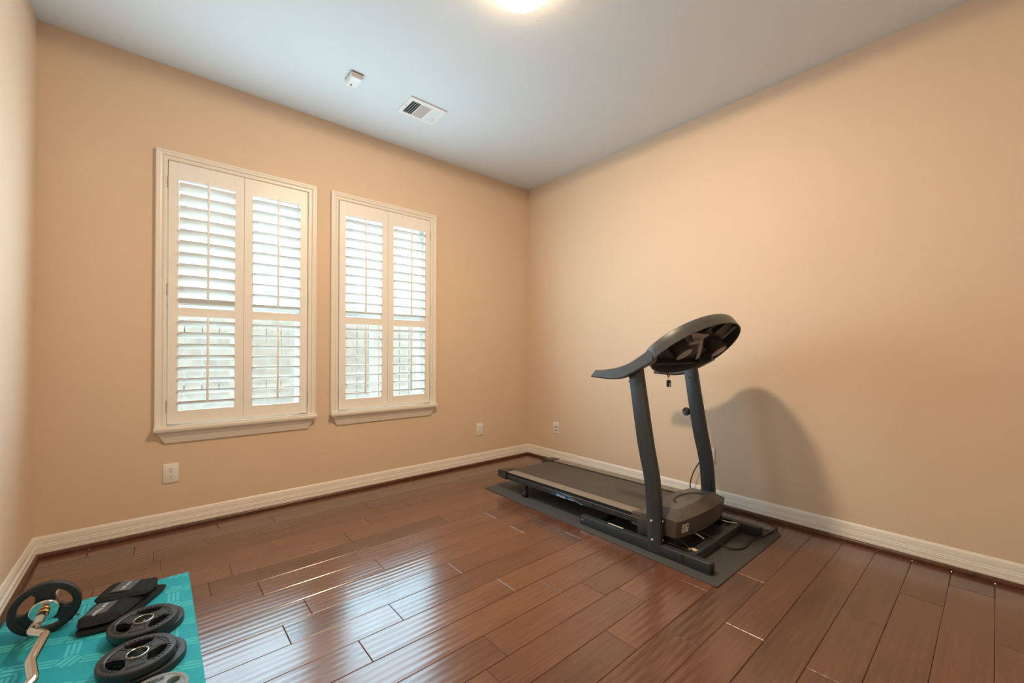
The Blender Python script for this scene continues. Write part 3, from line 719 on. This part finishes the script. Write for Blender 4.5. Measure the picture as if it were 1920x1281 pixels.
# ------------------------------------------------------------------ yoga mat
YM = (-3.392, -2.822, -2.40, -.672)
ym = tag(box('yoga_mat', YM[0], YM[1], YM[2], YM[3], 0, .006, 'mat_teal', None, .0015, 2), 'teal yoga mat with pale geometric line pattern beside the baseboard', 'yoga mat')
V, Fc = [], []
def clip_seg(a, b):
    (x0, y0), (x1, y1) = a, b; t0, t1 = 0., 1.; dx, dy = x1 - x0, y1 - y0
    for p, q_ in ((-dx, x0 - YM[0] - .004), (dx, YM[1] - .004 - x0), (-dy, y0 - YM[2] - .004), (dy, YM[3] - .004 - y0)):
        if abs(p) < 1e-9:
            if q_ < 0: return None
        else:
            t = q_ / p
            if p < 0: t0 = max(t0, t)
            else: t1 = min(t1, t)
    if t0 >= t1: return None
    return (x0 + dx * t0, y0 + dy * t0), (x0 + dx * t1, y0 + dy * t1)
def stroke(a, b, wd):
    s_ = clip_seg(a, b)
    if not s_: return
    (x0, y0), (x1, y1) = s_; l = math.hypot(x1 - x0, y1 - y0)
    if l < .006: return
    nx, ny = -(y1 - y0) / l * wd / 2, (x1 - x0) / l * wd / 2; k = len(V)
    V.extend([(x0 + nx, y0 + ny, .0063), (x1 + nx, y1 + ny, .0063), (x1 - nx, y1 - ny, .0063), (x0 - nx, y0 - ny, .0063)]); Fc.append((k, k + 1, k + 2, k + 3))
NA = Vector((.1325, -.059)); NB = Vector((.006, .1455)); N0 = Vector((-3.164, -1.138))
def bundle(p, q_, wd, pit, n, lens):
    d_ = (q_ - p).normalized(); nn = Vector((-d_.y, d_.x))
    for k in range(n):
        o = nn * pit * (k - (n - 1) / 2); m_ = (p + q_) / 2; h_ = (q_ - p) / 2 * lens[k]
        a, b = m_ - h_ + o, m_ + h_ + o; stroke((a.x, a.y), (b.x, b.y), wd)
for i in range(-4, 8):
    for j in range(-14, 8):
        c_ = N0 + NA * i + NB * j
        bundle(c_ + NA * .235, c_ + NA * .765, .0095, .0145, 3, (1.0, 1.0, 1.0))
        if (i + j) % 2 == 0: bundle(c_ + NB * .235, c_ + NB * .765, .0095, .0145, 3, (1.0, 1.0, 1.0))
        dd = (NA.normalized() * .6 + NB.normalized()).normalized() if (i + j) % 2 == 0 else NA.normalized()
        bundle(c_ - dd * .030, c_ + dd * .030, .0130, .0195, 3, (.75, 1.0, .75))
mk('printed_pattern', V, Fc, 'print_teal', ym, recalc=False)['kind'] = 'stuff'
MZ = .0062

# ------------------------------------------------------------------ weight plates
def ring_pts(c, ex, ey, ez, r_, h, n, a0=0):
    return [c + ex * r_ * math.cos(a0 + 2 * PI * k / n) + ey * r_ * math.sin(a0 + 2 * PI * k / n) + ez * h for k in range(n)]
def rubber_plate(c, ez, R, th, spin, label, scale_hub=1.0, group='black tri-grip plates'):
    """three-grip olympic plate; c is the centre of the lower face, ez its axis"""
    c = Vector(c); ez = Vector(ez).normalized(); s_, t_ = frame_of(ez)
    ex = s_ * math.cos(spin) + t_ * math.sin(spin); ey = ez.cross(ex)
    root = thing('weight_plate', c, label, 'weight plate', group)
    n = 72
    hub, ring_in = .030, R * .75
    # rim (lathe profile, rounded rubber)
    pr = [(ring_in, th * .12), (R - .004, 0), (R - .001, .001), (R, .004), (R, th - .005), (R - .0015, th - .0015), (R - .0045, th), (ring_in + .005, th), (ring_in + .001, th - .0015), (ring_in, th - .005), (ring_in, th * .12)]
    V, Fc = [], []
    def P(r_, a, h): return tuple(c + ex * r_ * math.cos(a) + ey * r_ * math.sin(a) + ez * h)
    for rr, hh in pr:
        for k in range(n): V.append(P(rr, 2 * PI * k / n, hh))
    for i in range(len(pr) - 1):
        for k in range(n):
            k2 = (k + 1) % n; Fc.append((i * n + k, i * n + k2, (i + 1) * n + k2, (i + 1) * n + k))
    rim = mk('rim', V, Fc, 'rubber', root, smooth=.22)
    # raised ticks around the rim
    V, Fc = [], []
    for g_ in range(3):
        for k in range(7):
            a = 2 * PI * g_ / 3 + PI / 3 + (k - 3) * .15; da = .022
            b0 = len(V)
            for h in (th - .0015, th + .0016):
                V += [P(ring_in + .003, a - da, h), P(ring_in + .012, a - da, h), P(ring_in + .012, a + da, h), P(ring_in + .003, a + da, h)]
            Fc += [tuple(i + b0 for i in f) for f in BF]
    mk('grip_ribs', V, Fc, 'rubber', rim)['kind'] = 'stuff'
    # three spokes from hub to rim leaving three grip holes
    for g_ in range(3):
        am = 2 * PI * g_ / 3; V, Fc = [], []
        prof = [(hub - .002, 1.04), (hub + .010, .74), (R * .58, .44), (ring_in + .003, .50)]
        cols = 9
        for h in (th * .18, th * .93):
            for rr, hw in prof:
                for k in range(cols): V.append(P(rr, am + hw * (2 * k / (cols - 1) - 1), h))
        nr = len(prof); off = nr * cols
        for i in range(nr - 1):
            for k in range(cols - 1):
                a = i * cols + k; Fc += [(a, a + 1, a + cols + 1, a + cols), (off + a, off + a + cols, off + a + cols + 1, off + a + 1)]
        for i in range(nr - 1):
            for k in (0, cols - 1):
                a = i * cols + k; Fc.append((a, a + cols, off + a + cols, off + a))
        for k in range(cols - 1):
            Fc.append((k, k + 1, off + k + 1, off + k)); a = (nr - 1) * cols + k; Fc.append((a, a + 1, off + a + 1, off + a))
        sp = mk('spoke', V, Fc, 'rubber', root, smooth=.5)
        # raised panel outline on each spoke
        V, Fc = [], []
        rp0, rp1, hw0, hw1 = hub + .012, R * .74, .42, .32
        cor = [(rp0, -hw0), (rp0, hw0), (rp1, hw1), (rp1, -hw1)]
        V2, F2 = tube([P(rr, am + a, th * .93 + .0005) for rr, a in cor] + [P(*cor[0][:1], am + cor[0][1], th * .93 + .0005)], .0012, 6)
        mk('panel_outline', V2, F2, 'rubber', sp, smooth=.8)
    # hub and steel bushing
    V, Fc = lathe([(.0262, th * .12), (.0335, th * .12), (.0345, th * .9), (.0320, th + .0005), (.0262, th + .0005), (.0262, th * .12)], c, ez, 40); mk('hub', V, Fc, 'rubber', root, smooth=.6)
    V, Fc = lathe([(.0255, .001), (.0265, .001), (.0295, th + .0004), (.0290, th + .0018), (.0268, th + .0022), (.0255, th + .0012), (.0255, .001)], c, ez, 40); mk('bushing', V, Fc, 'steel', root, smooth=.6)
    return root
up_ = Vector((0, 0, 1))
rubber_plate((-2.962, -1.090, MZ), up_, .106, .026, .4, 'black rubber grip plate on teal mat, lower of the pair touching the cloth')
rubber_plate((-2.976, -1.118, MZ + .0290), up_, .100, .026, 1.3, 'black rubber grip plate on teal mat, upper of the pair touching the cloth')
rubber_plate((-2.968, -1.330, MZ), up_, .108, .026, .1, 'black rubber grip plate, lower of the pair beside the small grey plate')
rubber_plate((-2.988, -1.336, MZ + .0290), up_, .101, .026, 1.1, 'black rubber grip plate, upper of the pair beside the small grey plate')
# small grey plate with round holes
def grey_plate(c, R, th):
    root = thing('small_weight_plate', c, 'small grey iron plate with round grip holes on the teal mat', 'weight plate')
    bm = bmesh.new(); n = 64
    c = Vector(c)
    holes = [(R * .62, 2 * PI * k / 3 + .5, .0165) for k in range(3)] + [(0, 0, .0262)]
    # triangulated disc with holes through scanfill
    ed = []
    def ring(cx_, cy_, r_, m_):
        vs_ = [bm.verts.new((cx_ + r_ * math.cos(2 * PI * k / m_), cy_ + r_ * math.sin(2 * PI * k / m_), 0)) for k in range(m_)]
        return [bm.edges.new((vs_[k], vs_[(k + 1) % m_])) for k in range(m_)]
    ed += ring(0, 0, R, n)
    for d_, a, r_ in holes: ed += ring(d_ * math.cos(a), d_ * math.sin(a), r_, 28)
    bmesh.ops.triangle_fill(bm, edges=ed, use_beauty=True, use_dissolve=False)
    ret = bmesh.ops.extrude_face_region(bm, geom=bm.faces[:])
    bmesh.ops.translate(bm, vec=(0, 0, th), verts=[v for v in ret['geom'] if isinstance(v, bmesh.types.BMVert)])
    bm.verts.index_update(); V = [c + v.co for v in bm.verts]; Fc = [tuple(v.index for v in f.verts) for f in bm.faces]; bm.free()
    mk('disc', V, Fc, 'grey_plate', root, bevel=.0015, seg=2, smooth=.5)
    # sunk dark panel with lettering, raised rim ring
    V, Fc = lathe([(R - .012, th - .0005), (R - .010, th + .0012), (R - .004, th + .0012), (R - .001, th - .002)], c, up_, 64); mk('rim_ring', V, Fc, 'grey_plate', root, smooth=.6)
    a = .5 + PI / 3; ex = Vector((-math.sin(a), math.cos(a), 0)) * -1; ey = Vector((math.cos(a), math.sin(a), 0))
    pc_ = c + ey * R * .66 + Vector((0, 0, th + .0004))
    V = [pc_ + ex * sx_ * .020 + ey * sy_ * .008 for sx_, sy_ in ((-1, -1), (1, -1), (1.15, 1), (-1.15, 1))]
    mk('nameplate', V, [(0, 1, 2, 3)], 'rubber', root, recalc=False)
    lettering('CAP', .012, pc_ + Vector((0, 0, .0003)), ex, ey, 'grey_plate', root)
grey_plate((-2.945, -1.525, MZ), .082, .020)

# ------------------------------------------------------------------ curl bar with its plate, spring clip
BZ = MZ + .0945
bar_pts = [(-3.254, -.800, BZ), (-3.252, -.94, BZ), (-3.262, -1.046, BZ), (-3.224, -1.092, BZ), (-3.234, -1.250, BZ), (-3.212, -1.362, BZ), (-3.246, -1.46, BZ), (-3.210, -1.56, BZ), (-3.246, -1.66, BZ), (-3.224, -1.84, BZ), (-3.260, -1.885, BZ), (-3.254, -1.99, BZ), (-3.254, -2.13, BZ)]
cb = thing('curl_bar', (-3.25, -1.4, MZ), 'chromed zigzag curl bar lying along the teal mat with upright plate', 'barbell')
def rounded(pts, rad=.012, k=4):
    pts = [Vector(p) for p in pts]; out = [pts[0]]
    for a, b, c_ in zip(pts, pts[1:], pts[2:]):
        p, q_ = b + (a - b).normalized() * rad, b + (c_ - b).normalized() * rad
        for i in range(k + 1):
            t = i / k; out.append((1 - t) ** 2 * p + 2 * t * (1 - t) * b + t * t * q_)
    return out + [pts[-1]]
V, Fc = tube(rounded(bar_pts[1:-1]), .0135, 14); sfm = mk('shaft', V, Fc, 'chrome', cb, smooth=.8)
for a, b in ((2, 1), (10, 11)):
    p, q_ = Vector(bar_pts[a]), Vector(bar_pts[b]); d_ = (q_ - p)
    V, Fc = tube([p + d_ * .22, p + d_ * .80], .0140, 14); mk('knurled_grip', V, Fc, 'steel', sfm, smooth=.8)
for y, dr in ((-.90, 1), (-2.03, -1)):
    V, Fc = lathe([(0, -.012), (.013, -.012), (.016, -.008), (.016, .0), (.0125, .006), (.0, .006)], (-3.252, y - dr * .020, BZ), (0, dr, 0), 28); mk('bushing', V, Fc, 'brass', cb, smooth=.7)
    V, Fc = lathe([(.015, -.002), (.036, -.001), (.0385, .0015), (.0385, .006), (.036, .009), (.024, .009), (.024, .14), (.0, .14)], (-3.252, y - dr * .008, BZ), (0, dr, 0), 36); mk('sleeve', V, Fc, 'chrome', cb, smooth=.6)
rubber_plate((-3.252, -.867, BZ), (0, -1, 0), .0945, .026, PI / 2, 'black rubber grip plate standing upright on the curl bar end nearest the window wall', group='plates on the curl bar')
rubber_plate((-3.252, -2.063, BZ), (0, 1, 0), .0945, .026, PI / 2, 'black rubber grip plate standing upright on the curl bar end away from the windows', group='plates on the curl bar')
sc_ = thing('spring_clip', (-3.252, -.84, MZ), 'spring steel collar clip on the bar end behind the upright plate', 'clip')
V, Fc = tube([(-3.252 + .0275 * math.cos(t * 2 * PI), -.862 + .006 * t, BZ + .0275 * math.sin(t * 2 * PI)) for t in [k / 16 for k in range(0, 65)]], .003, 6); mk('coil', V, Fc, 'steel', sc_, smooth=.8)
for dx, yy in ((.045, -.862), (.062, -.838)):
    V, Fc = tube([(-3.252 + .0275, yy, BZ), (-3.252 + .05, yy, BZ - .040), (-3.252 + dx + .02, yy - .002, BZ - .075)], .003, 6); pr_ = mk('prong', V, Fc, 'steel', sc_, smooth=.8)
    V, Fc = tube([(-3.252 + .055, yy, BZ - .052), (-3.252 + dx + .021, yy - .002, BZ - .077)], .0048, 8); mk('grip_sleeve', V, Fc, 'black', pr_, smooth=.8)

# ------------------------------------------------------------------ folded black trimmer belts
def cloth_sheet(name, corners, thick, bulge, roll, parent, zoff):
    """rounded padded slab over a quadrilateral"""
    A, B, Cq, Dq = [Vector((*c, 0)) for c in corners]; n1, n2 = 18, 14; loops = []
    top, bot = [], []
    for i in range(n1 + 1):
        u = i / n1
        for j in range(n2 + 1):
            v = j / n2; k_ = 1 - .13 * (2 * u - 1) ** 4 * (2 * v - 1) ** 4; uu, vv = .5 + (u - .5) * k_, .5 + (v - .5) * k_; p = A.lerp(B, uu).lerp(Dq.lerp(Cq, uu), vv)
            e = min(min(u, 1 - u) * n1 / 2.2, min(v, 1 - v) * n2 / 2.2, 1); e = math.sqrt(max(0, 1 - (1 - e) ** 2))
            h = thick / 2 + thick / 2 * e + bulge * math.sin(PI * u) * math.sin(PI * v) + .0012 * math.sin(9 * u + 5 * v) * e + roll * math.exp(-(v / .16) ** 2) * e
            top.append((p.x, p.y, zoff + h)); bot.append((p.x, p.y, zoff + thick / 2 * (1 - e)))
    V = top + bot; N = len(top); Fc = []
    for i in range(n1):
        for j in range(n2):
            a = i * (n2 + 1) + j; Fc += [(a, a + n2 + 1, a + n2 + 2, a + 1), (N + a, N + a + 1, N + a + n2 + 2, N + a + n2 + 1)]
    m_ = n2 + 1
    for i in range(n1):
        for j in (0, n2):
            a = i * m_ + j; Fc.append((a, a + m_, N + a + m_, N + a))
    for j in range(n2):
        for i in (0, n1):
            a = i * m_ + j; Fc.append((a, a + 1, N + a + 1, N + a))
    return mk(name, V, Fc, 'fabric', parent, smooth=1.2)
tb = thing('folded_trimmer_belt', (-3.03, -.86, MZ), 'folded black neoprene belts with grey logo patches on teal mat', 'exercise belt')
cloth_sheet('lower_fold', [(-3.180, -1.000), (-3.050, -1.025), (-2.882, -.765), (-3.085, -.700)], .020, .003, .0, tb, MZ)
cloth_sheet('middle_fold', [(-3.178, -.985), (-3.055, -1.012), (-2.915, -.775), (-3.080, -.700)], .026, .006, .014, tb, MZ + .017)
cloth_sheet('upper_fold', [(-3.140, -.850), (-2.960, -.902), (-2.925, -.770), (-3.085, -.708)], .016, .004, .002, tb, MZ + .042)
zt1, zt2 = MZ + .0500, MZ + .0650
def patch(ctr, ex, ey, w_, h_, text, z, st):
    ex = Vector((*ex, 0)).normalized(); ey = Vector((*ey, 0)).normalized(); c_ = Vector((*ctr, z))
    loops = [[c_ + ex * a * w_ / 2 + ey * b * h_ / 2 + Vector((0, 0, o)) for a, b in ((-1, -1), (1, -1), (1, 1), (-1, 1))] for o in (-.004, .0004)]
    V, Fc = loft(loops); p = mk('logo_patch', V, Fc, 'patch', tb)
    lettering(text, .020, c_ + Vector((0, 0, .0008)), ex, ey, 'white_print', p, stretch=st)
patch((-3.105, -.925), (.42, .9), (-.93, .36), .105, .060, 'hWELLAN', zt1, 1.0)
patch((-3.035, -.800), (.42, .9), (-.93, .36), .085, .065, 'byFurm', zt2, 1.0)
V, Fc = tube(spline([(-2.985, -.985, MZ + .044), (-2.965, -.94, MZ + .046), (-2.950, -.905, MZ + .047)], 4), .0016, 6); mk('seam', V, Fc, 'fabric', tb)
